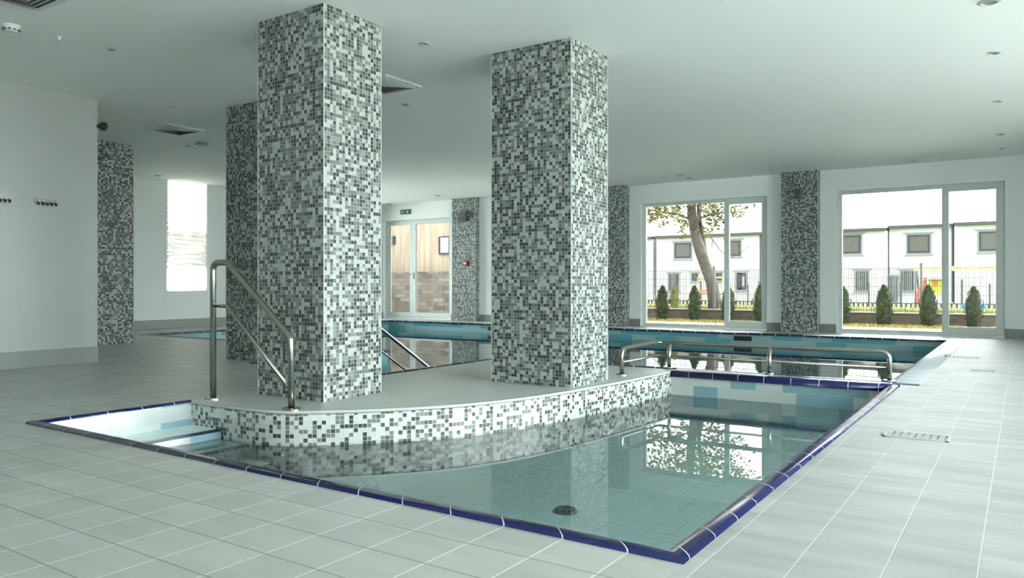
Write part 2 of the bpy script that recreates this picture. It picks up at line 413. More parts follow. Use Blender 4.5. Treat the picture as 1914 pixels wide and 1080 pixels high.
window_far(2, H2, at(1765, 500, FY+.1)[0], 'white framed window with glazed door at the right edge, playhouse behind it')
window_far(3, H3, at(772, 500, FY+.1)[0], 'white double glazed doors facing a timber building', True)
window_far(4, H4, -8.3, 'white framed window added for daylight, hidden behind the middle column')  # extra window out of sight, added to light the far end
LW = [(10.3, 11.9, .02, 2.7), (12.1, 13.9, .02, 2.7)]
def added_windows():  # unseen right, left and rear glazing, added to bring in daylight
    k = 5
    for a, b, z0, z1 in RW:
        w = thing('window_%d' % k, (XR+.1, (a+b)/2, 0), 'unseen tall side window added for daylight', None, None, 'structure'); k += 1
        bm = nb()
        for q0, q1 in ((a, a+.07), (b-.07, b), ((a+b)/2-.04, (a+b)/2+.04)): box(bm, XR+.1, XR+.17, q0, q1, z0, z1)
        box(bm, XR+.1, XR+.17, a, b, z0, z0+.06); box(bm, XR+.1, XR+.17, a, b, z1-.06, z1); obj('window_frame', bm, M_white, w)
        bm = nb(); box(bm, XR+.12, XR+.14, a+.07, b-.07, z0+.06, z1-.06); obj('glass_pane', bm, M_clear, w)
    for a, b, z0, z1 in LW:
        w = thing('window_%d' % k, (XL-.1, (a+b)/2, 0), 'unseen tall left wall window added for daylight', None, None, 'structure'); k += 1
        bm = nb()
        for q0, q1 in ((a, a+.07), (b-.07, b)): box(bm, XL-.17, XL-.1, q0, q1, z0, z1)
        box(bm, XL-.17, XL-.1, a, b, z0, z0+.06); box(bm, XL-.17, XL-.1, a, b, z1-.06, z1); obj('window_frame', bm, M_white, w)
        bm = nb(); box(bm, XL-.14, XL-.12, a+.07, b-.07, z0+.06, z1-.06); obj('glass_pane', bm, M_clear, w)
    for a, b, z0, z1 in BW:
        w = thing('window_%d' % k, ((a+b)/2, YB-.1, 0), 'unseen tall rear window added for daylight', None, None, 'structure'); k += 1
        bm = nb()
        for q0, q1 in ((a, a+.07), (b-.07, b), ((a+b)/2-.04, (a+b)/2+.04)): box(bm, q0, q1, YB-.17, YB-.1, z0, z1)
        box(bm, a, b, YB-.17, YB-.1, z0, z0+.06); box(bm, a, b, YB-.17, YB-.1, z1-.06, z1); obj('window_frame', bm, M_white, w)
        bm = nb(); box(bm, a+.07, b-.07, YB-.14, YB-.12, z0+.06, z1-.06); obj('glass_pane', bm, M_clear, w)
added_windows()

# ------------------------------------------------------------------ columns
def column(x0, x1, y0, y1, ou, label, group, z0=0.0, trim=True):
    t = thing('mosaic_column', ((x0+x1)/2, (y0+y1)/2, 0), label, 'column', group)
    bm = nb(); box(bm, x0, x1, y0, y1, z0, CE)
    uv = bm.loops.layers.uv.verify(); bm.normal_update()
    for f in bm.faces:
        for l in f.loops:
            p = l.vert.co
            if abs(f.normal.x) > .5: l[uv].uv = (p.y - y0 + ou*.0293*40, p.z + .0285*ou*13)
            else: l[uv].uv = (p.x - x1 + 3*.0293*40 + ou*.0293*71, p.z + .0285*ou*29)
    obj('mosaic_cladding', bm, M_mosaic, t)
    if trim:
        for cx, cy in ((x1, y0), (x1, y1), (x0, y0)):
            bm = nb(); box(bm, cx-.004, cx+.0035, cy-.0035, cy+.004, z0, CE); obj('corner_trim', bm, M_trim, t)
    return t
g = 'mosaic columns of the pool hall'
column(-4.86, -4.135, 3.76, 4.34, 1, 'mosaic column nearest the viewer, with the steel stair handrail in front', g)
column(-3.835, -3.045, 5.40, 6.05, 2, 'mosaic column in the middle of the island, its foot near the low barrier rail', g)
column(-7.50, -6.90, 5.37, 6.10, 3, 'mosaic column partly hidden behind the nearest one', g)
column(-11.40, -10.66, 5.36, 6.09, 4, 'mosaic column standing at the end of the near left wall', g)
column(-3.60, -2.98, 14.02, FY, 5, 'mosaic column between the two garden windows', g)
column(-11.11, -10.44, 14.05, FY, 6, 'mosaic column with the red fire alarm, right of the double doors', g)
column(-7.38, -6.65, 14.00, FY, 7, 'mosaic column just left of the window with the tree', g)

# ------------------------------------------------------------------ small pool
WZ = -.222; PF = -.435
def curve_pts():
    P = [(-5.01, 3.27), (-4.60, 3.27), (-4.24, 3.285), (-4.05, 3.34), (-3.90, 3.45), (-3.70, 3.64), (-3.48, 3.89), (-3.28, 4.19), (-3.11, 4.60), (-2.985, 5.12), (-2.90, 5.80), (-2.85, 6.45), (-2.83, 6.99)]
    out = []
    for i in range(len(P)-1):
        p0 = Vector(P[max(0, i-1)]); p1 = Vector(P[i]); p2 = Vector(P[i+1]); p3 = Vector(P[min(len(P)-1, i+2)])
        for k in range(6):
            t = k/6.0
            out.append(.5*((2*p1) + (p2-p0)*t + (2*p0-5*p1+4*p2-p3)*t*t + (3*p1-p0-3*p2+p3)*t**3))
    out.append(Vector(P[-1])); return out
CP = curve_pts()
def island():
    t = thing('pool_island', (-3.9, 5.2, 0), 'curved grey-topped island with a white and grey mosaic edge between the two pools', 'platform')
    bm = nb()
    poly = [(p.x, p.y) for p in CP] + [(-2.83, by0), (rx1, by0), (rx1, ry0), (sx0, ry0)]
    n = len(poly)
    top = [bm.verts.new((x, y, 0.004)) for x, y in poly]; bot = [bm.verts.new((x, y, -.02)) for x, y in poly]
    f = bm.faces.new(top)
    for i in range(n): bm.faces.new((top[i], top[(i+1) % n], bot[(i+1) % n], bot[i]))
    bmesh.ops.triangulate(bm, faces=[f])
    obj('island_floor', bm, M_islandtop, t)
    bm = nb(); uv = bm.loops.layers.uv.verify(); u = 0
    for a, b in zip(CP, CP[1:]):
        d = (b-a).length
        f = quad(bm, ((a.x, a.y, -.012), (b.x, b.y, -.012), (b.x, b.y, PF-.02), (a.x, a.y, PF-.02)))
        for l, (uu, vv) in zip(f.loops, ((u, -.012), (u+d, -.012), (u+d, PF-.02), (u, PF-.02))): l[uv].uv = (uu, vv)
        f.smooth = True; u += d
    bmesh.ops.remove_doubles(bm, verts=bm.verts[:], dist=1e-4)
    obj('mosaic_edge', bm, M_island, t)
    bm = nb(); sweep(bm, [(p.x, p.y) for p in CP], [(.03, .003), (.03, .006), (-.003, .005), (-.004, -.013), (.0, -.013)], 1)
    obj('edge_trim', bm, M_trim, t)
island()
PROF = [(-.004, -.004), (0, .010), (.02, .014), (.045, .014), (.065, .010), (.080, .0), (.086, -.010), (.086, -.018)]
def small_pool():
    t = thing('small_pool', (-2.9, 4.5, 0), 'small shallow pool with a dark blue tiled rim in the foreground', 'pool')
    ix0, ix1, iy0, iy1 = sx0+.042, sx1-.082, sy0+.082, sy1+.01
    bm = nb()
    quad(bm, ((ix0, iy0, .0), (ix1, iy0, .0), (ix1, iy0, PF), (ix0, iy0, PF)))
    quad(bm, ((ix1, iy0, .0), (ix1, iy1, .0), (ix1, iy1, PF), (ix1, iy0, PF)))
    quad(bm, ((ix0, 3.28, .0), (ix0, iy0, .0), (ix0, iy0, PF), (ix0, 3.28, PF)))
    boxuv(bm); obj('pool_wall', bm, M_pooltile, t)
    bm = nb(); quad(bm, ((ix0, iy0, PF), (ix1, iy0, PF), (ix1, iy1, PF), (ix0, iy1, PF))); boxuv(bm); obj('pool_floor', bm, M_poolfloor, t)
    for k, (xa, xb, z) in enumerate(((ix0, -4.63, -.165), (-4.63, -4.33, -.238), (-4.33, -4.05, -.33))):
        bm = nb(); box(bm, xa, xb, iy0, 3.269, PF-.01, z); boxuv(bm); s = obj('pool_step', bm, [M_poolfloor, M_pooltile], t)
        for p in s.data.polygons: p.material_index = 0 if abs(p.normal.z) > .5 else 1
        bm = nb(); box(bm, xb-.028, xb+.004, iy0, 3.269, z-.012, z+.004); boxuv(bm)
        nosing = obj('step_nosing', bm, mat('step nosing', (.01, .02, .06), rough=.2), None)
        nosing.parent = s; nosing.location = -Vector(t.location)
    bm = nb(); sweep(bm, [(sx0+.002, sy0), (sx1, sy0), (sx1, sy1+.02)], PROF, 1, u0=.02)
    obj('coping', bm, M_blue, t)
    bm = nb(); sweep(bm, [(sx0, 3.272), (sx0, sy0+.01)], [(-.004, -.004), (0, .008), (.012, .012), (.030, .012), (.040, .008), (.044, .001), (.044, -.006)], 1, u0=.1)
    obj('coping', bm, M_blue, t)
small_pool()
def divider():
    t = thing('pool_divider', (-1.9, 7.1, 0), 'tiled wall topped by two rows of blue rim tiles between the two pools', 'wall')
    bm = nb(); box(bm, -2.83, bx1, sy1+.01, 7.30, -.9, -.004); boxuv(bm); obj('divider_wall', bm, M_pooltile, t)
    p1 = [(0, -.045), (0, -.012), (.012, .008), (.04, .014), (.10, .014), (.125, .010), (.125, -.01)]
    bm = nb(); sweep(bm, [(-2.83, 6.955), (bx1+.09, 6.955)], p1, 1, u0=.05); obj('coping', bm, M_blue, t)
    bm = nb(); sweep(bm, [(-2.83, 7.13), (bx1, 7.13)], [(0, -.01), (0, .010), (.04, .014), (.11, .012), (.15, -.004), (.17, -.03), (.17, -.08)], 1, u0=.16); obj('coping', bm, M_blue, t)
    bm = nb(); box(bm, -2.83, bx1, 7.075, 7.13, -.01, .0125); obj('grout_strip', bm, M_trim, t)
divider()
def big_pool():
    t = thing('large_pool', (-6.6, 10.2, 0), 'large deep teal swimming pool behind the island', 'pool')
    B = -1.15
    e = .09
    X0, X1, Y0, Y1 = bx0+e, bx1-.01, by0+e, by1-e; rX0, rX1, rY0 = rx0+e, rx1-e, ry0+e
    loop = [(X0, Y0), (rX0, Y0), (rX0, rY0), (rX1, rY0), (rX1, Y0), (-2.83, Y0), (-2.83, 7.29), (X1, 7.29), (X1, Y1), (X0, Y1)]
    bm = nb()
    for a, b in zip(loop, loop[1:] + loop[:1]):
        quad(bm, ((a[0], a[1], -.02), (b[0], b[1], -.02), (b[0], b[1], B), (a[0], a[1], B)))
    boxuv(bm); obj('pool_wall', bm, M_bigtile, t)
    bm = nb(); bm.faces.new([bm.verts.new((x, y, B)) for x, y in loop]); bmesh.ops.triangulate(bm, faces=bm.faces[:]); boxuv(bm)
    obj('pool_floor', bm, mat('large pool floor', (.42, .68, .73), rough=.4), t)
    pr = [(-.004, -.004), (0, .010), (.03, .014), (.07, .012), (.10, .004), (.115, -.010), (.12, -.022)]
    bm = nb(); sweep(bm, [(-2.83, by0+.005), (rx1, by0+.005), (rx1, ry0), (rx0, ry0), (rx0, by0), (bx0, by0), (bx0, by1), (bx1, by1)], pr, -1)
    obj('coping', bm, M_bluefar, t)
    bm = nb(); sweep(bm, [(-.72, by1), (-.72, 7.20)], [(0, 0), (0, .006), (.17, .006), (.18, .016), (.215, .018), (.235, .004), (.24, -.05)], -1)
    obj('pale_coping', bm, M_palecop, t)
    for k in range(4):                                   # entry steps in the recess
        ya = rY0 + .42*k; z = -.17*(k+1)
        bm = nb(); box(bm, rX0, rX1, ya, ya+.42, B, z); boxuv(bm); obj('pool_step', bm, M_bigtile, t)
big_pool()
# water
bm = nb(); poly = [(p.x, p.y) for p in CP] + [(sx1-.082, sy1+.01), (sx1-.082, sy0+.082), (sx0+.042, sy0+.082)]
bm.faces.new([bm.verts.new((x, y, WZ)) for x, y in poly]); bmesh.ops.triangulate(bm, faces=bm.faces[:])
tag(obj('small_pool_water', bm, M_water, up=True), 'clear pale water of the small pool', 'water', None, 'stuff')
bm = nb()
for a in ((bx0+.09, bx1-.01, 7.295, by1-.09), (bx0+.09, -2.83, by0+.09, 7.295), (rx0+.09, rx1-.09, ry0+.09, by0+.09)):
    quad(bm, ((a[0], a[2], -.185), (a[1], a[2], -.185), (a[1], a[3], -.185), (a[0], a[3], -.185)))
tag(obj('large_pool_water', bm, M_water2, up=True), 'still teal water of the large pool', 'water', None, 'stuff')
def drain(x, y, label):
    bm = nb(); lathe(bm, [(0, .012), (.03, .014), (.05, .012), (.066, .008), (.074, 0)], n=28)
    for v in bm.verts: v.co += Vector((x, y, PF))
    t = thing('pool_drain', (x, y, PF), label, 'drain', 'round drains in the small pool floor')
    obj('cover', bm, M_drain, t)
    bm = nb()
    for r in (.022, .04, .056):
        tube(bm, [(x + r*math.cos(a*math.pi/12), y + r*math.sin(a*math.pi/12), PF+.0145) for a in range(25)], .0022, 5)
    obj('grate_ring', bm, mat('drain slot', (.03, .04, .04)), t)
drain(-2.14, 3.73, 'round grey drain on the small pool floor, the one nearer the viewer')
drain(-2.93, 5.31, 'round grey drain on the small pool floor, the one nearer the island')
def skimmer(x, y, label):
    t = thing('skimmer_inlet', (x, y, -.09), label, 'skimmer', 'dark inlets in the far pool wall')
    bm = nb(); ring(bm, x-.17, x+.17, -.145, -.035, y-.012, y, .014); obj('frame', bm, mat('teal frame', (.25, .4, .4)), t)
    bm = nb(); box(bm, x-.155, x+.155, y-.004, y, -.13, -.05); obj('opening', bm, M_dark, t)
skimmer(at(1388, 636, by1-.1)[0], by1-.09, 'dark rectangular inlet in the far pool wall below the window with the tree')
skimmer(at(919, 622, by1-.1)[0]+.05, by1-.09, 'dark rectangular inlet in the far pool wall beside the middle column')

def gully(x, y, w, h, label):
    t = thing('floor_drain', (x, y, 0), label, 'floor drain', 'rectangular drains in the right hand deck')
    bm = nb()
    for a, b, c, d in ((-w, w, -h, -h+.012), (-w, w, h-.012, h), (-w, -w+.012, -h, h), (w-.012, w, -h, h)): box(bm, x+a, x+b, y+c, y+d, .0, .006)
    obj('frame', bm, mat('gully frame', (.42, .44, .44), rough=.5), t)
    bm = nb(); n = 8
    for k in range(n): xa = x-w+.014+(2*w-.028)*k/n; box(bm, xa, xa+(2*w-.028)/n*.7, y-h+.012, y+h-.012, .001, .005)
    obj('grate', bm, mat('grate steel', (.30, .32, .32), rough=.5), t)
gully(-.59, 10.25, .17, .10, 'bright rectangular drain in the right deck, farthest from the viewer')
gully(-.33, 8.75, .10, .05, 'small drain in the right deck, the middle one of three')
gully(-.49, 4.75, .16, .09, 'rectangular drain in the right deck, nearest the small pool')

# ------------------------------------------------------------------ handrails
def flange(bm, x, y, z=.004, r=.062):
    lathe(bm, [(.024, .012), (.05, .012), (r, .006), (r, 0)], x, y, 22, z)
def stair_rail():
    y = 3.43; x0, x1 = -4.945, -4.085
    t = thing('stair_handrail', (-4.5, y, 0.004), 'tall sloping steel handrail with mid bar at the small pool steps', 'handrail')
    bm = nb(); tube(bm, fillet([(x0, y, 0), (x0, y, 1.0), (-4.775, y, 1.0), (x1-.01, y, .485), (x1, y, 0)], .06, 8), .0225, 18); obj('top_rail', bm, M_steel, t, True)
    bm = nb(); tube(bm, fillet([(x0, y, .69), (-4.78, y, .685), (x1, y, .125)], .04, 6), .015, 14); obj('mid_rail', bm, M_steel, t, True)
    for x in (x0, x1):
        bm = nb(); flange(bm, x, y); obj('floor_flange', bm, M_steel2, t)
stair_rail()
def barrier():
    t = thing('low_barrier_rail', (-2.0, 7.2, 0.01), 'low long steel barrier rail on the blue wall between the pools', 'rail')
    y = 7.215; h = .262
    pa, pb, pc, pd = (-3.085, 6.42), (-3.05, 7.19), (-1.96, 7.215), (-.955, 7.245)
    bm = nb(); tube(bm, fillet([(*pa, 0), (*pa, h-.015), (*pb, h), (*pd, h), (*pd, 0)], .07, 8), .0205, 16); obj('top_rail', bm, M_steel, t, True)
    bm = nb(); tube(bm, fillet([(pa[0], pa[1], .125), (pb[0], pb[1], .128), (pd[0], pd[1], .128)], .03, 5), .0115, 12); obj('mid_rail', bm, M_steel, t, True)
    for x, yy in ((-2.935, 7.192), pc):
        bm = nb(); tube(bm, [(x, yy, 0), (x, yy, h)], .0185, 14); obj('post', bm, M_steel, t, True)
    for x, yy in (pa, (-2.935, 7.192), pc, pd):
        bm = nb(); flange(bm, x, yy, .012 if yy > 7 else .004, .052); obj('floor_flange', bm, M_steel2, t)
barrier()
def far_rail():
    x = -5.9; k = .614
    t = thing('pool_handrail', (x, 5.12, 0), 'bright sloping twin-bar steel handrail descending into the large pool', 'handrail')
    z = lambda y: .348 - k*(y-6.2)
    for dz, r, n in ((0, .019, 'top_rail'), (-.243, .0125, 'mid_rail')):
        y1 = 7.36; pts = [(x, 5.12, -.0)] if dz == 0 else []
        pts += [(x, 5.12, z(5.32)+dz), (x, 5.32, z(5.32)+dz), (x, y1, z(y1)+dz)]
        if dz == 0: pts.append((x, y1, -1.14))
        bm = nb(); tube(bm, fillet(pts, .06, 6), r, 14); obj(n, bm, M_steel2, t, True)
    bm = nb(); flange(bm, x, 5.12, 0); obj('floor_flange', bm, M_steel2, t)
far_rail()

# ------------------------------------------------------------------ ceiling fittings
def vent(x, y, label):
    w = .26
    t = thing('ceiling_vent', (x, y, CE), label, 'vent', 'square air vents in the ceiling')
    def sq(h, z, i, zi):
        bm = nb(); o = [bm.verts.new((x+a*h, y+b*h, z)) for a, b in ((-1,-1),(1,-1),(1,1),(-1,1))]
        q = [bm.verts.new((x+a*i, y+b*i, zi)) for a, b in ((-1,-1),(1,-1),(1,1),(-1,1))]
        for k in range(4): bm.faces.new((o[k], o[(k+1)%4], q[(k+1)%4], q[k]))
        return bm
    obj('backing', sq(.235, CE-.002, .001, CE-.002), mat('vent backing', (.22, .235, .23), rough=.8), t)
    bm = nb(); ring2 = ((-w, w, -w, -w+.028), (-w, w, w-.028, w), (-w, -w+.028, -w+.028, w-.028), (w-.028, w, -w+.028, w-.028))
    for a, b, c, d in ring2: box(bm, x+a, x+b, y+c, y+d, CE-.016, CE)
    obj('frame', bm, M_plastic, t)
    for h in (.232, .194, .156, .118, .080, .042):
        obj('louvre', sq(h, CE-.014, h-.034, CE-.030 if h > .05 else CE-.028), M_plastic, t)
vent(-9.07, 5.73, 'square white ceiling vent at the left above the gap behind the near left wall')
vent(-5.30, 5.62, 'square white ceiling vent right beside the nearest column top')
vent(-5.70, 2.44, 'square white ceiling vent cut by the top left edge')
def downlight(x, y, r, label, group='small recessed ceiling lights'):
    t = thing('ceiling_downlight', (x, y, CE), label, 'light', group)
    bm = nb(); lathe(bm, [(r, 0), (r, -.006), (r*.72, -.010), (r*.66, 0)], x, y, 20, CE); obj('trim_ring', bm, mat('lamp trim', (.42, .45, .44), rough=.4), t)
    bm = nb(); lathe(bm, [(r*.68, -.003), (0, -.003)], x, y, 20, CE); obj('lens', bm, mat('lamp lens', (.16, .18, .17), rough=.25), t)
DL = [(-.21, 7.79, .055, 'ceiling downlight at the right edge, second of the row from the top'),
 (-.23, 9.87, .055, 'ceiling downlight at the right edge, third of the row from the top'),
 (-.25, 12.06, .055, 'ceiling downlight at the right edge, fourth of the row from the top'),
 (-.27, 13.34, .05, 'ceiling downlight at the right edge, farthest of the row and nearest the far wall'),
 (-.20, 6.37, .07, 'ceiling downlight cut by the top edge at the right'),
 (-1.49, 13.9, .06, 'faint ceiling downlight above the right window'),
 (-3.30, 13.3, .07, 'ceiling downlight just in front of the column between the windows'),
 (-5.21, 13.3, .06, 'ceiling downlight above the window with the tree, the left one of two'),
 (-5.23, 13.8, .06, 'ceiling downlight above the window with the tree, the right one of two'),
 (-13.05, 14.0, .07, 'ceiling downlight above the double doors'),
 (-10.93, 13.3, .06, 'ceiling downlight above the column with the fire alarm'),
 (-4.13, 4.86, .04, 'ceiling downlight between the two large columns, the nearer one'),
 (-5.71, 6.38, .05, 'ceiling downlight below the vent beside the nearest column'),
 (-6.45, 3.49, .035, 'ceiling downlight at the upper left, right of the cylindrical sensor'),
 (-7.95, 4.97, .04, 'ceiling downlight above the left vent'),
 (-10.03, 6.54, .045, 'ceiling downlight left of the grey disc near the left vent'),
 (-13.2, 8.0, .07, 'ceiling downlight farthest left, near the glossy wall')]
for x, y, r, l in DL: downlight(x, y, r, l)
t = thing('smoke_detector', (-6.5, 2.74, CE), 'round white smoke detector on the ceiling at the far left', 'smoke detector')
bm = nb(); lathe(bm, [(.062, 0), (.062, -.012), (.055, -.016)], -6.5, 2.74, 24, CE); obj('base', bm, M_plastic, t)
bm = nb(); lathe(bm, [(.055, -.014), (.054, -.032), (.044, -.046), (.02, -.052), (0, -.052)], -6.5, 2.74, 24, CE); obj('cover', bm, M_plastic, t, True)
bm = nb()
for k in range(10):
    a = k*math.pi/5; cx, cy = -6.5+.0515*math.cos(a), 2.74+.0515*math.sin(a); box(bm, cx-.007, cx+.007, cy-.007, cy+.007, CE-.040, CE-.033)
obj('vent_slot', bm, M_dark, t)
t = thing('ceiling_sensor', (-6.47, 3.08, CE), 'tiny white sprinkler stub on the ceiling below the smoke detector', 'sensor')
bm = nb(); lathe(bm, [(.02, 0), (.02, -.006), (.01, -.008), (.01, -.03), (.018, -.032), (.018, -.036), (0, -.036)], -6.47, 3.08, 14, CE); obj('sprinkler_head', bm, M_plastic, t)
t = thing('ceiling_speaker', (-9.67, 6.53, CE), 'flat grey disc on the ceiling right of the left vent', 'speaker')
bm = nb(); lathe(bm, [(.085, 0), (.085, -.03), (.07, -.036), (0, -.036)], -9.67, 6.53, 24, CE); obj('disc', bm, mat('grey metal', (.28, .30, .29), rough=.4), t)
t = thing('security_camera', (-8.30, 4.36, 2.55), 'black dome camera at the top corner of the near left wall', 'camera')
bm = nb(); lathe(bm, [(0, .045), (.03, .04), (.045, .02), (.046, 0), (.04, -.025), (.022, -.042), (0, -.046)], -8.31, 4.41, 18, 2.56)
obj('dome', bm, M_black, t, True)
bm = nb(); box(bm, -8.36, -8.31, 4.36, 4.42, 2.545, 2.575); obj('bracket', bm, M_black, t)

# added lamp in place of sunlight thrown onto the left wall by the water
def glint():
    l = bpy.data.lights.new('water_glint_stand_in', 'AREA'); l.shape = 'RECTANGLE'; o = bpy.data.objects.new('water_glint_stand_in', l); COL.objects.link(o)
    tgt = Vector((XL, 8.87, 1.80)); d = Vector((-.86, -.50, .0)).normalized()
    o.location = tgt - d*2.2; o.rotation_euler = (-d).to_track_quat('Z', 'Y').to_euler()
    l.size = .70; l.size_y = 2.12; l.spread = R(2.0); l.energy = GLINT; l.color = (1.0, .93, .78)
    l.use_nodes = True; nt = l.node_tree; N = nt.nodes; L = nt.links; em = N['Emission']
    g = N.new('ShaderNodeNewGeometry'); sp = N.new('ShaderNodeSeparateXYZ'); L.new(g.outputs['Position'], sp.inputs[0])
    nz = N.new('ShaderNodeTexNoise'); nz.inputs['Scale'].default_value = 3.2; nz.inputs['Detail'].default_value = 2; L.new(g.outputs['Position'], nz.inputs['Vector'])
    cr = N.new('ShaderNodeValToRGB'); zz = N.new('ShaderNodeMapRange'); zz.inputs['From Min'].default_value = .74; zz.inputs['From Max'].default_value = 2.86
    L.new(sp.outputs[2], zz.inputs['Value']); L.new(zz.outputs[0], cr.inputs[0])
    e = cr.color_ramp.elements; e[0].position = 0; e[0].color = (.9, .9, .9, 1); e[1].position = 1; e[1].color = (1, 1, 1, 1)
    for p, v in ((.13, .8), (.22, .10), (.5, .10), (.62, .75)): q = e.new(p); q.color = (v, v, v, 1)
    ad = N.new('ShaderNodeMath'); ad.operation = 'MULTIPLY_ADD'; L.new(nz.outputs['Fac'], ad.inputs[0]); ad.inputs[1].default_value = .55; ad.inputs[2].default_value = -.22
    a2 = N.new('ShaderNodeMath'); a2.operation = 'ADD'; a2.use_clamp = True; L.new(ad.outputs[0], a2.inputs[0]); L.new(cr.outputs[0], a2.inputs[1])
    L.new(a2.outputs[0], em.inputs['Strength'])
GLINT = 6.0
glint()

# ------------------------------------------------------------------ wall fittings
def hooks(y0, y1, z, label):
    X = -8.35
    t = thing('coat_hook_rail', (X, (y0+y1)/2, z), label, 'coat hooks', 'coat hook rails on the near left wall')
    bm = nb(); box(bm, X, X+.006, y0, y1, z-.012, z+.022)
    obj('back_plate', bm, mat('hook plate', (.30, .32, .31), rough=.35, metal=.6), t)
    bm = nb(); tube(bm, fillet([(X+.004, y0+.002, z+.02), (X+.045, y0+.004, z+.018), (X+.05, y0+.012, z-.03), (X+.012, y0+.02, z-.04)], .012, 5), .0035, 8)
    obj('end_bracket', bm, M_steel, t)
    n = 5
    for k in range(n):
        yk = y0 + .022 + (y1-y0-.04)*k/(n-1)
        bm = nb(); tube(bm, fillet([(X+.004, yk, z-.008), (X+.02, yk, z-.042), (X+.042, yk, z-.048), (X+.048, yk, z-.028)], .012, 4), .006, 8)
        lathe(bm, [(0, -.008), (.008, -.005), (.0105, 0), (.008, .005), (0, .008)], X+.048, yk, 10, z-.027)
        obj('hook', bm, mat('dark hook', (.07, .075, .07), rough=.3, metal=.7), t)
hooks(3.735, 3.945, 1.700, 'steel coat hook rail with five hooks, nearer the mosaic column')
hooks(3.30, 3.51, 1.700, 'steel coat hook rail cut by the left edge')

def exit_sign():
    y = FY-.02; xa, za = at(748.5, 400, y); xb, zb = at(767, 392, y); zm = (za+zb)/2; h = .058
    t = thing('exit_sign', ((xa+xb)/2, y, zm), 'small green exit sign with running figure and down arrow above the double doors', 'sign')
    bm = nb(); box(bm, xa, xb, y, FY, zm-h, zm+h); obj('panel', bm, M_green, t)
    w = xb-xa
    bm = nb(); yy = y-.003
    ax = xa + w*.70; box(bm, ax-.012, ax+.012, yy, y, zm-.005, zm+.038)                       # arrow
    v = [bm.verts.new(p) for p in ((ax-.035, yy, zm-.002), (ax+.035, yy, zm-.002), (ax, yy, zm-.042))]; bm.faces.new(v)
    obj('arrow', bm, M_signwhite, t)
    bm = nb(); px = xa + w*.22
    lathe(bm, [(0, .0), (.009, .0)], px, yy-.001, 10, zm+.03)
    for a, b, r in (((px, zm+.018), (px-.006, zm-.008), .007), ((px-.006, zm-.008), (px+.016, zm-.022), .005), ((px-.006, zm-.008), (px-.016, zm-.036), .005), ((px, zm+.014), (px+.02, zm+.008), .004), ((px, zm+.014), (px-.02, zm+.004), .004), ((px+.016, zm-.022), (px+.014, zm-.04), .005)):
        tube(bm, [(a[0], yy, a[1]), (b[0], yy, b[1])], r, 6)
    box(bm, px-.008, px+.008, yy, y, zm+.024, zm+.038)
    obj('running_figure', bm, M_signwhite, t)
    bm = nb(); box(bm, xa+w*.42, xa+w*.445, yy, y, zm-h*.9, zm+h*.9); obj('divider_line', bm, mat('sign line', (.35, .4, .38)), t)
exit_sign()
def wall_speaker(x, z, y, w, h, label, skew=0):
    t = thing('wall_speaker', (x, y, z), label, 'speaker', 'grey box speakers high on the columns')
    bm = nb(); box(bm, x-w, x+w, y-.13, y-.03, z-h, z+h); bmesh.ops.bevel(bm, geom=bm.edges[:], offset=.012, segments=2, affect='EDGES')
    obj('cabinet', bm, M_speaker, t)
    bm = nb(); box(bm, x-w+.015, x+w-.015, y-.136, y-.13, z-h+.015, z+h-.015); obj('grille', bm, mat('speaker grille', (.085, .095, .09), rough=.7), t)
    bm = nb(); box(bm, x-.02, x+.02, y-.03, y, z-.03, z+.03); obj('bracket', bm, M_black, t)
x, z = at(1492, 362, 13.92); wall_speaker(x, z, 14.02, .065, .10, 'grey box speaker on the column between the garden windows')
x, z = at(864, 405, 13.95); wall_speaker(x, z, 14.05, .10, .11, 'grey box speaker on the column with the fire alarm')
x, z = at(869, 492, 14.0)
t = thing('fire_alarm', (x, 14.05, z), 'small red and white fire alarm call point on the mosaic column', 'fire alarm')
bm = nb(); box(bm, x-.06, x+.06, 14.00, 14.05, z-.065, z+.055); bmesh.ops.bevel(bm, geom=bm.edges[:], offset=.008, segments=2, affect='EDGES'); obj('housing', bm, M_red, t)
bm = nb(); box(bm, x-.03, x+.03, 13.994, 14.00, z-.02, z+.02); obj('push_plate', bm, M_signwhite, t)
bm = nb(); tube(bm, [(x+.01, 14.03, z+.05), (x+.01, 14.03, z+.14)], .012, 8); obj('conduit', bm, mat('pale red', (.35, .12, .12)), t)

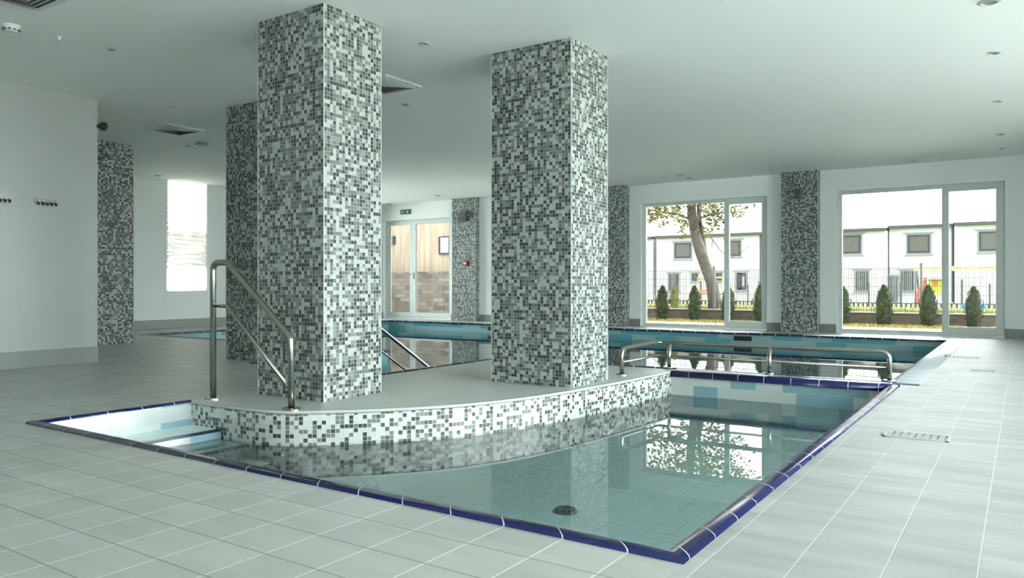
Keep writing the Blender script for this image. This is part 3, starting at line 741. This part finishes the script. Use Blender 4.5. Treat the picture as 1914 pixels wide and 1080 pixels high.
# ------------------------------------------------------------------ outdoors
M_pave = mat('pale paving', (.66, .65, .61), rough=.8, var=.08)
M_lawn = mat('lawn', (.16, .19, .05), rough=.95, var=.35, vscale=2.5, bump=.6, bscale=30)
M_grass2 = mat('leaf strewn grass', (.17, .16, .05), rough=.95, var=.45, vscale=9, bump=.6, bscale=40)
M_stone = mat('weathered edging wall', (.085, .072, .055), rough=.9, var=.35, vscale=6, bump=.5, bscale=25)
def ground():
    bm = nb(); quad(bm, ((-40, FY+.3, -.03), (30, FY+.3, -.03), (30, 16.9, -.03), (-40, 16.9, -.03))); tag(obj('terrace', bm, M_pave), 'pale paved strip outside the windows', None, None, 'structure')
    bm = nb(); quad(bm, ((-40, 16.9, -.03), (30, 16.9, -.03), (30, 18.2, -.0), (-40, 18.2, -.0))); tag(obj('verge', bm, M_grass2), 'narrow verge of grass and fallen leaves', None, None, 'structure')
    bm = nb(); quad(bm, ((-60, 18.25, .19), (40, 18.25, .19), (40, 60.5, -.47), (-60, 60.5, -.47))); tag(obj('lawn_ground', bm, M_lawn), 'lawn behind the fence', None, None, 'structure')
    bm = nb()
    for a in ((XR+.3, 60, -60, FY+.3), (-60, XR+.3, -60, YB-.3), (-60, XL-.3, YB-.3, FY+.3)): quad(bm, ((a[0], a[2], -.06), (a[1], a[2], -.06), (a[1], a[3], -.06), (a[0], a[3], -.06)))
    tag(obj('side_ground', bm, mat('light concrete', (.72, .72, .70), rough=.8)), 'paved ground beside the building', None, None, 'structure')  # unseen ground made pale to bounce light up to the ceiling
    bm = nb(); box(bm, -12.5, 12, 18.08, 18.28, -.1, .225)
    tag(obj('edging_wall', bm, M_stone), 'low brown retaining wall under the wire fence', 'wall')
    bm = nb(); box(bm, -12.5, 12, 18.06, 18.30, .225, .245); tag(obj('edging_cap', bm, mat('cap stone', (.30, .29, .26), rough=.8)), 'pale cap along the low retaining wall', 'wall cap')
ground()
rnd = random.Random(4)
def blades(name, x0, x1, y0, y1, z, n, h, cols, label):
    bm = nb()
    for i in range(n):
        x = rnd.uniform(x0, x1); y = rnd.uniform(y0, y1); a = rnd.uniform(0, math.pi); hh = h*rnd.uniform(.4, 1.2)
        dx, dy = math.cos(a)*.012, math.sin(a)*.012; lx, ly = rnd.uniform(-.5, .5)*hh, rnd.uniform(-.5, .5)*hh
        zz = z(y) if callable(z) else z
        f = bm.faces.new([bm.verts.new(p) for p in ((x-dx, y-dy, zz), (x+dx, y+dy, zz), (x+lx, y+ly, zz+hh))]); f.material_index = rnd.randrange(len(cols))
    return tag(obj(name, bm, cols), label, 'grass', None, 'stuff')
gm = [mat('grass green', (.13, .19, .045), rough=.9), mat('grass straw', (.34, .30, .12), rough=.9), mat('grass light', (.26, .30, .08), rough=.9)]
zl = lambda y: .19 - .66*(y-18.25)/42.25
blades('tall_grass', -10.4, 3, 18.4, 24, zl, 9000, .13, gm, 'ragged sunlit grass behind the wire fence')
blades('verge_grass', -11, 3, 16.9, 18.05, -.02, 7000, .05, [gm[0], gm[1], mat('fallen leaf', (.38, .22, .05), rough=.9)], 'short grass with fallen yellow leaves at the foot of the retaining wall')

# thujas
M_th = [mat('thuja dark', (.016, .028, .012), rough=.85), mat('thuja mid', (.032, .050, .018), rough=.85), mat('thuja tip', (.095, .11, .028), rough=.85)]
M_bark = mat('bark', (.10, .085, .065), rough=.9, var=.3, vscale=8)
def thuja(seed, h, w):
    rr = random.Random(seed); t = thing('thuja_shrub', (0, 0, 0))
    rad = lambda s: w*(math.sin(math.pi*min(1, s*.5+.24))**.8)*(1-s**4.5)+.014
    bm = nb()
    lathe(bm, [(0, .02)] + [(rad(k/9)*.78, .02+h*.97*k/9) for k in range(10)] + [(0, h*.99)], 0, 0, 12)
    for v in bm.verts: v.co += Vector((rr.uniform(-1, 1), rr.uniform(-1, 1), 0))*w*.10
    for i in range(1500):
        s = rr.random()**.9; a = rr.uniform(0, 2*math.pi); lump = 1 + .16*math.sin(3*a+seed+7*s) + .12*math.sin(11*s*2+2*a)
        r0 = rad(s)*lump*rr.uniform(.75, 1.0); z = .02+h*s*.97; d = Vector((math.cos(a), math.sin(a), 0)); up = Vector((0, 0, 1))
        b = d*r0+up*z; tip = b + (d*rr.uniform(.2, .6)+up*rr.uniform(.4, 1)).normalized()*rr.uniform(.025, .055); sd = d.cross(up)*rr.uniform(.006, .016)
        f = bm.faces.new([bm.verts.new(p) for p in (b-sd, b+sd, tip+sd*.3, tip-sd*.3)]); f.material_index = rr.choice((0, 0, 1, 1, 1, 2))
    obj('foliage', bm, M_th, t)
    bm = nb(); tube(bm, [(0, 0, -.02), (0, 0, h*.3)], .014, 8); obj('stem', bm, M_bark, t)
    return t
protos = [thuja(1, .80, .165), thuja(5, .84, .15), thuja(9, .86, .17)]
TH = [(1238, 17.6, 0, 'dark green thuja below the dark upper house window, farthest left of the tree trunk'),
      (1298, 17.6, 1, 'dark green thuja in front of the retaining wall, just left of the tree trunk'),
      (1361, 17.6, 2, 'thuja half hidden by the door frame right of the tree trunk'),
      (1421, 17.6, 0, 'thuja at the right edge of the window with the tree'),
      (1576, 17.6, 1, 'thuja cut by the left frame of the right window'),
      (1652, 17.6, 2, 'full green thuja in the large pane of the right window, left of the playhouse'),
      (1735, 17.6, 0, 'thuja in front of the yellow and red playhouse'),
      (1820, 17.6, 1, 'thuja seen through the door pane of the right window')]
used = set()
for px, Y, k, lab in TH:
    X = ray(px)[0]*Y/ray(px)[1]
    o = protos[k] if k not in used else copy_tree(protos[k]); used.add(k)
    o.location = (X, Y, -.015); o.rotation_euler = (0, 0, px*1.7)
    tag(o, lab, 'shrub', 'small thujas along the retaining wall')
    o.scale = (1, 1, 1+.05*math.sin(px))
# pale shrub behind the fence
X = ray(1261)[0]*19.5/ray(1261)[1]
o = thuja(12, .62, .11); o.location = (X, 19.5, .15); tag(o, 'yellowish young shrub behind the wire fence', 'shrub'); o.name = 'young_shrub'
for c in o.children:
    if c.name.startswith('foliage'):
        c.data.materials[0] = gm[2]; c.data.materials[1] = gm[1]

# tree
def tree():
    Y = 18.95
    def P(px, py, y=Y): x, z = at(px, py, y); return Vector((x, y, z))
    t = thing('plane_tree', P(1336, 582), 'tall leaning tree with mottled bark behind the wire fence', 'tree')
    mb = mat('mottled bark', (.075, .066, .052), rough=.9, var=.6, vscale=6, bump=.8, bscale=16)
    pts = [P(1337, 590), P(1335, 560), P(1331, 530), P(1320, 500), P(1309, 470), P(1300, 440), P(1295, 412), P(1292, 385), P(1290, 350), P(1287, 300), P(1290, 230)]
    radii = [.20, .165, .15, .145, .14, .13, .12, .115, .11, .10, .08]
    bm = nb(); tube(bm, pts, .15, 20, True, radii)
    rr = random.Random(2)
    for v in bm.verts: v.co += Vector((rr.uniform(-1, 1), rr.uniform(-1, 1), rr.uniform(-1, 1)))*.008
    obj('trunk', bm, mb, t, True)
    ends = []
    def branch(pts, r0, r1):
        bm = nb(); n = len(pts); tube(bm, pts, r0, 8, True, [r0+(r1-r0)*i/(n-1) for i in range(n)]); obj('branch', bm, mb, t, True); ends.extend(pts[1:])
    branch([P(1321, 508), P(1316, 470, Y+.2), P(1313, 440, Y+.3), P(1308, 415, Y+.25), P(1306, 395, Y+.2), P(1310, 340, Y+.4), P(1316, 260, Y+.5)], .085, .035)
    branch([P(1296, 430, Y-.1), P(1305, 412, Y-.3), P(1310, 385, Y-.3), P(1314, 330, Y-.4), P(1330, 250, Y-.6)], .045, .02)
    branch([P(1302, 432), P(1322, 434), P(1332, 448), P(1330, 462)], .02, .008)
    branch([P(1332, 448), P(1348, 470), P(1366, 482), P(1385, 472), P(1402, 458)], .012, .005)
    for i in range(16):
        s = rr.choice(pts[6:] + [P(1310, 340, Y+.4)]); a = rr.uniform(0, 2*math.pi); L = rr.uniform(.9, 2.1)
        d = Vector((math.cos(a), math.sin(a)*.6, rr.uniform(-.1, .5))); q = [s.copy()]
        for k in range(5): q.append(q[-1]+d*L/5); d = (d + Vector((rr.uniform(-.3, .3), rr.uniform(-.3, .3), rr.uniform(-.35, .1)))).normalized()*d.length
        branch(q, .03, .006)
    ml = [mat('leaf olive', (.15, .165, .04), rough=.7), mat('leaf green', (.10, .135, .035), rough=.7), mat('leaf amber', (.24, .14, .035), rough=.7)]
    bm = nb()
    def leaf(c, s):
        a = rr.uniform(0, 2*math.pi); dr = Vector((math.cos(a), math.sin(a), rr.uniform(-1.2, .2))).normalized(); sd = dr.cross(Vector((rr.uniform(-1, 1), rr.uniform(-1, 1), 1))).normalized()
        p = [c, c+dr*s*.35+sd*s*.35, c+dr*s*.55+sd*s*.2, c+dr*s, c+dr*s*.55-sd*s*.2, c+dr*s*.35-sd*s*.35]
        f = bm.faces.new([bm.verts.new(v) for v in p]); f.material_index = rr.choice((0, 0, 0, 0, 1, 1, 1, 2))
    def cluster(c, n, sp):
        for i in range(int(n*1.7)): leaf(c + Vector((rr.gauss(0, sp), rr.gauss(0, sp), rr.gauss(0, sp*.8))), rr.uniform(.07, .135))
    for px, py, n, sp in ((1218, 392, 60, .13), (1228, 402, 45, .10), (1216, 412, 22, .10), (1244, 388, 35, .10), (1243, 416, 12, .05), (1258, 396, 50, .13), (1268, 388, 40, .12), (1273, 408, 28, .10), (1279, 418, 16, .07), (1272, 428, 10, .06), (1276, 440, 8, .04),
                          (1322, 393, 40, .12), (1336, 400, 45, .13), (1345, 388, 40, .12), (1331, 413, 30, .11), (1322, 430, 22, .08), (1344, 420, 16, .08), (1348, 408, 20, .08), (1373, 388, 14, .08), (1383, 396, 12, .06), (1395, 386, 8, .06), (1410, 384, 6, .04), (1366, 402, 10, .05)):
        cluster(P(px, py, Y+rr.uniform(-.7, .5)), n, sp)
    for i in range(120):                                   # the crown above the window head
        cluster(Vector((rr.uniform(-8.9, -4.6), Y+rr.uniform(-1.3, 1.2), rr.uniform(2.85, 5.4))), rr.randint(18, 46), rr.uniform(.12, .24))
    for p in ends:
        if p.z > 2.9: cluster(p, 14, .16)
    obj('foliage', bm, ml, t)
    x, z = at(1334, 480, Y-.1)
    t2 = thing('hanging_lantern', (x, Y-.1, z-.12), 'white bottle-shaped feeder hanging from a bare branch', 'feeder')
    bm = nb(); lathe(bm, [(0, .22), (.02, .21), (.035, .14), (.055, .08), (.06, -.02), (.04, -.10), (0, -.12)], x, Y-.1, 16, z-.02); obj('body', bm, mat('milky plastic', (.72, .76, .76), rough=.3), t2, True)
    bm = nb(); tube(bm, [(x, Y-.1, z+.19), (x, Y-.1, z+.32)], .004, 6); obj('cord', bm, M_black, t2)
tree()

# wire fence
M_wire = mat('grey wire', (.05, .055, .055), rough=.5, metal=.3)
posts = [-10.73, -8.50, -6.26, -4.02, -1.79, .44, 2.68]
t = thing('wire_fence', (-4, 18.18, .245), 'grey welded wire fence on the low retaining wall', 'fence')
for x in posts:
    bm = nb(); box(bm, x-.025, x+.025, 18.16, 18.20, .246, 1.27); box(bm, x-.032, x+.032, 18.15, 18.21, 1.27, 1.295); obj('post', bm, mat('dark post', (.09, .095, .09), rough=.5), t)
for a, b in zip(posts, posts[1:]):
    bm = nb(); n = int((b-a)/.05)
    for k in range(1, n): x = a+(b-a)*k/n; box(bm, x-.0038, x+.0038, 18.174, 18.182, .26, 1.22)
    for z in (.28, .45, .62, .80, .98, 1.19): box(bm, a, b, 18.173, 18.178, z-.0045, z+.0045); box(bm, a, b, 18.181, 18.186, z-.0045, z+.0045)
    obj('mesh_panel', bm, M_wire, t)
# second, low fence in front of the houses
t = thing('picket_fence', (-8, 33, -.04), 'low dark picket fence with tall thin posts across the lawn', 'fence')
mp = mat('dark picket', (.05, .055, .05), rough=.6)
for px, top in ((1266, 531), (1310, 525), (1398, 532), (1418, 525), (1624, 528), (1684, 527), (1798, 522), (1850, 530)):
    x, z = at(px, top, 33.0); bm = nb(); tube(bm, [(x, 33, -.1), (x, 33, z)], .035, 8); obj('post', bm, mp, t)
bm = nb(); x = -24.0
while x < 3: box(bm, x-.04, x+.04, 32.98, 33.02, -.08, .11); x += .17
box(bm, -24, 3, 33.02, 33.05, .10, .13); obj('picket_panel', bm, mp, t)

# houses
M_render = mat('white render', (.44, .455, .47), rough=.8)
M_eave = mat('dark gutter', (.03, .034, .036), rough=.5)
M_hf = mat('dark house frame', (.014, .016, .018), rough=.5)
M_hs = mat('pale surround', (.17, .19, .205), rough=.7)
M_hg = mat('house glass', (.075, .075, .07), rough=.3, spec=.3)
M_roof = mat('pale roof tile', (.62, .60, .56), rough=.8)
def house(x0, x1, Y, ze, label, wins, pipes, roofz):
    t = thing('row_house', ((x0+x1)/2, Y, -.47), label, 'house', 'white terraced houses behind the lawn')
    bm = nb(); box(bm, x0, x1, Y, Y+8, -1, ze); obj('wall', bm, M_render, t)
    bm = nb(); box(bm, x0+.01, x1-.01, Y-.35, Y+8.2, ze, ze+.20); obj('gutter', bm, M_eave, t)
    bm = nb(); pr = [(Y-.3, ze+.2), (Y+8.2, ze+.2), (Y+4, ze+.2+roofz)]
    a = [bm.verts.new((x0, y, z)) for y, z in pr]; b = [bm.verts.new((x1, y, z)) for y, z in pr]
    bm.faces.new(a); bm.faces.new(b[::-1])
    for i in range(3): bm.faces.new((a[i], a[(i+1)%3], b[(i+1)%3], b[i]))
    obj('roof', bm, M_roof, t)
    for (pxa, pya, pxb, pyb, style) in wins:
        xa, z1 = at(pxa, pya, Y); xb, _ = at(pxb, pya, Y); _, z0 = at((pxa+pxb)/2, pyb, Y)
        _, z1 = at((pxa+pxb)/2, pya, Y)
        bm = nb(); ring(bm, xa-.12, xb+.12, z0-.12, z1+.10, Y-.03, Y+.02, .12); box(bm, xa-.28, xb+.28, Y-.05, Y, z1+.08, z1+.17); box(bm, xa-.2, xb+.2, Y-.08, Y, z0-.20, z0-.12)
        w = obj('window_surround', bm, M_hs, t)
        def sub(name, bm, m):
            o = obj(name, bm, m, None); o.parent = w; o.matrix_parent_inverse = Matrix.Identity(4); o.location = -Vector(t.location); return o
        bm = nb(); ring(bm, xa, xb, z0, z1, Y-.05, Y+.02, .12)
        if style == 'open': box(bm, xa+.12, xa+.45, Y-.05, Y+.02, z0, z1)
        sub('frame', bm, M_hf)
        bm = nb(); box(bm, xa+.12, xb-.12, Y-.03, Y-.01, z0+.12, z1-.12); sub('pane', bm, M_hg)
        if style == 'bars':
            for k in range(1, 6):
                bm = nb(); x = xa+(xb-xa)*k/6; box(bm, x-.025, x+.025, Y-.09, Y-.06, z0, z1); sub('bar', bm, M_hs)
        if style == 'open':
            bm = nb(); box(bm, xa+.47, xb-.15, Y-.06, Y-.035, z0+.25, z1-.30); sub('blind', bm, M_render)
    for px, pa, pb in pipes:
        x, za = at(px, pa, Y); _, zb = at(px, pb, Y); bm = nb(); tube(bm, [(x, Y-.08, za), (x, Y-.08, zb)], .07, 8); obj('downpipe', bm, M_eave, t)
h = at(1658, 430, 60)[0]
house(-40, at(1225, 440, 60.4)[0]-.2, 60.4, 4.72, 'white house with pale roof at the left edge of the tree window', [], [], 2.6)
house(at(1227, 440, 60)[0], at(1460, 440, 60)[0], 60, 4.72, 'white two-storey house behind the leaning tree', [(1261, 454, 1292, 482, ''), (1358, 450, 1384, 478, ''), (1251, 512, 1268, 542, 'bars'), (1293.7, 511, 1304, 524.5, ''), (1339, 510, 1349, 524, ''), (1377, 510, 1395, 541, 'open')], [(1422, 434, 545)], 2.6)
house(at(1470, 440, 60)[0], at(1657, 440, 60)[0], 60.0, 4.70, 'white house at the left of the right window, two dark windows', [(1566, 440, 1609, 473.5, ''), (1600, 507, 1622, 542, 'bars')], [], 1.2)
house(at(1658, 440, 60)[0]+.04, at(1782, 440, 60)[0]-.05, 60.7, 4.86, 'white house behind the playhouse with a barred ground floor window', [(1696.5, 438.7, 1738, 472.5, ''), (1685, 507, 1707.5, 542, 'bars'), (1665, 518, 1677, 562, 'bars')], [(1781, 424, 565)], 1.2)
house(at(1783, 440, 60)[0]+.02, at(1783, 440, 60)[0]+12, 60.0, 4.86, 'white house seen through the door pane at the right', [(1830, 432.5, 1871, 468.5, '')], [], 1.2)

# playground
def slab(px0, py0, px1, py1, Y, dep, bm=None):
    bm = bm or nb(); xa, z1 = at(px0, py0, Y); xb, z0 = at(px1, py1, Y); box(bm, xa, xb, Y, Y+dep, z0, z1); return bm
t = thing('playhouse', (at(1750, 548, 30)[0], 30, 0), 'small yellow-green and red playhouse with grey roof on the lawn', 'playhouse')
obj('wall', slab(1735, 521, 1768, 549, 30, 1.0), mat('lime panel', (.38, .45, .03), rough=.5), t)
obj('door', slab(1744, 520, 1753, 534, 29.96, .03), mat('orange panel', (.55, .12, .04), rough=.5), t)
bm = nb(); xa, z1 = at(1732, 511, 30); xb, z0 = at(1772, 522, 30)
v = [bm.verts.new(p) for p in ((xa, 29.85, z0), (xb, 29.85, z0), (xb-.08, 30.5, z1), (xa+.08, 30.5, z1), (xb, 31.15, z0), (xa, 31.15, z0))]
for q in ((0, 1, 2, 3), (3, 2, 4, 5), (0, 3, 5), (1, 4, 2), (0, 5, 4, 1)): bm.faces.new([v[i] for i in q])
obj('roof', bm, mat('grey roof', (.20, .22, .22), rough=.6), t)
for px in (1736, 1766):
    obj('leg', slab(px, 549, px+2, 567, 30.1, .1), mat('play wood', (.45, .34, .18), rough=.7), t)
t = thing('red_slide', (at(1722, 560, 30.5)[0], 30.5, 0), 'red plastic slide leaning beside the playhouse', 'slide')
bm = nb(); xa, za = at(1731, 534, 30.5); xb, zb = at(1714, 566, 30.5)
prs = [(-.0, 0), (.0, .12)]
for y0, y1, dz in ((30.2, 30.24, .12), (30.24, 30.66, 0), (30.66, 30.7, .12)):
    v = [bm.verts.new(p) for p in ((xa, y0, za-.05), (xa, y1, za-.05), (xb, y1, zb-.05), (xb, y0, zb-.05), (xa, y0, za+.22+dz), (xa, y1, za+.22+dz), (xb, y1, zb+.22+dz), (xb, y0, zb+.22+dz))]
    for q in ((0,3,2,1),(4,5,6,7),(0,1,5,4),(1,2,6,5),(2,3,7,6),(3,0,4,7)): bm.faces.new([v[i] for i in q])
obj('chute', bm, mat('faded red', (.50, .10, .09), rough=.5), t)
bm = nb(); tube(bm, [(xa, 30.45, za), (xa, 30.45, -.1)], .03, 8); obj('ladder_post', bm, mat('faded red', (.5, .1, .09)), t)
t = thing('swing_frame', (at(1708, 500, 31)[0], 31, 0), 'long horizontal timber beam of a swing frame above the playhouse', 'swing frame')
xa, za = at(1708, 503, 31); xb, zb = at(1885, 503, 31)
bm = nb(); box(bm, xa, xb, 30.95, 31.05, za-.07, za+.09); obj('beam', bm, mat('pale timber', (.52, .42, .24), rough=.7), t)
for x in (xa+.1, xb-.1):
    for s in (-.7, .7):
        bm = nb(); tube(bm, [(x, 31, za), (x, 31+s, -.05)], .022, 8); obj('leg', bm, M_wire, t)
t = thing('sandbox', (at(1822, 563, 31)[0], 31, .2), 'bright blue plastic tub on the lawn behind a thuja', 'tub')
xa, za = at(1797, 561, 31.0); xb, _ = at(1843, 561, 31.0); zz = zl(31)
bm = nb(); box(bm, xa, xb, 30.8, 31.3, zz, zz+.16); bmesh.ops.bevel(bm, geom=[e for e in bm.edges if abs((e.verts[0].co-e.verts[1].co).z) > .1], offset=.12, segments=4, affect='EDGES')
obj('tub_shell', bm, mat('blue plastic', (.03, .25, .55), rough=.4), t)
t = thing('garden_bench', (at(1315, 550, 28)[0], 28, .1), 'small orange garden bench left of the tree trunk behind the fence', 'bench')
obj('seat', slab(1306, 547, 1326, 550.5, 28, .35), mat('orange wood', (.55, .20, .08), rough=.6), t)
obj('backrest', slab(1306, 541.5, 1326, 545.5, 28.3, .04), mat('orange wood', (.55, .20, .08)), t)
for px in (1307, 1323): obj('leg', slab(px, 541, px+1.6, 565, 28.2, .06), mat('orange wood', (.55, .20, .08)), t)
t = thing('climbing_frame', (at(1325, 520, 34)[0], 34, .0), 'yellow and orange climbing bar behind the tree trunk', 'climbing frame')
xa, za = at(1304, 519, 34); xb, _ = at(1351, 519, 34)
bm = nb(); tube(bm, [(xa, 34, za), (xb, 34, za)], .04, 8); obj('bar', bm, mat('yellow paint', (.60, .38, .08), rough=.5), t)
for x in (xa, xb):
    bm = nb(); tube(bm, [(x, 34, za), (x, 34, -.1)], .025, 8); obj('post', bm, mat('lime paint', (.5, .55, .25), rough=.5), t)

# timber building beyond the double doors
def timber():
    t = thing('timber_building', (-14, 17.4, 0), 'pale timber clad building above a grey stone wall, seen through the double doors', 'building')
    mw = bpy.data.materials.new('pale timber cladding'); mw.use_nodes = True
    N = mw.node_tree.nodes; L = mw.node_tree.links; b = N['Principled BSDF']
    tc = N.new('ShaderNodeTexCoord'); mp_ = N.new('ShaderNodeMapping'); mp_.inputs['Scale'].default_value = (7, 1, .5)
    nz = N.new('ShaderNodeTexNoise'); nz.inputs['Scale'].default_value = 1.3; nz.inputs['Detail'].default_value = 6
    cr = N.new('ShaderNodeValToRGB'); cr.color_ramp.elements[0].color = (.25, .20, .145, 1); cr.color_ramp.elements[1].color = (.36, .30, .225, 1)
    cr.color_ramp.elements[0].position = .35; cr.color_ramp.elements[1].position = .65
    L.new(tc.outputs['Object'], mp_.inputs[0]); L.new(mp_.outputs[0], nz.inputs['Vector']); L.new(nz.outputs['Fac'], cr.inputs[0]); L.new(cr.outputs[0], b.inputs['Base Color'])
    b.inputs['Roughness'].default_value = .8
    zt = at(780, 508, 17.0)[1]
    bm = nb(); box(bm, -30, -11.0, 17.3, 24, -.1, 7); obj('cladding', bm, mw, t)
    for a, b_ in (((728.5, 442), (739, 457)), ((821.5, 442), (842, 475))):
        xa, z1 = at(*a, 17.3); xb, z0 = at(*b_, 17.3)
        bm = nb(); ring(bm, xa, xb, z0, z1, 17.25, 17.3, .035); w = obj('window_frame', bm, M_hf, t)
        bm = nb(); box(bm, xa+.03, xb-.03, 17.27, 17.29, z0+.03, z1-.03); o = obj('pane', bm, M_hg, None); o.parent = w; o.location = -Vector(t.location)
        if xb-xa > .25:
            bm = nb(); box(bm, xa+.06, xb-.05, 17.262, 17.268, z0+.05, z1-.03); o = obj('curtain', bm, M_render, None); o.parent = w; o.location = -Vector(t.location)
timber()
ms = tiles('stacked stone', .42, .115, [(.3, (.145, .13, .105)), (.3, (.18, .165, .135)), (.4, (.11, .10, .08))], (.09, .08, .065), gw=.012, shift=.47, rough=.9, jitter=.2, wave=1.0, wscale=(9, 22, 1), groutrough=.9)
bm = nb(); box(bm, -26, -10.8, 16.9, 17.2, -.05, at(780, 508, 16.9)[1]); boxuv(bm); tag(obj('stone_wall', bm, ms), 'grey stacked stone wall below the timber building', 'wall')
blades('wall_foot_grass', -17, -10.8, 16.2, 16.82, -.03, 5000, .07, gm, 'strip of grass at the foot of the stone wall')
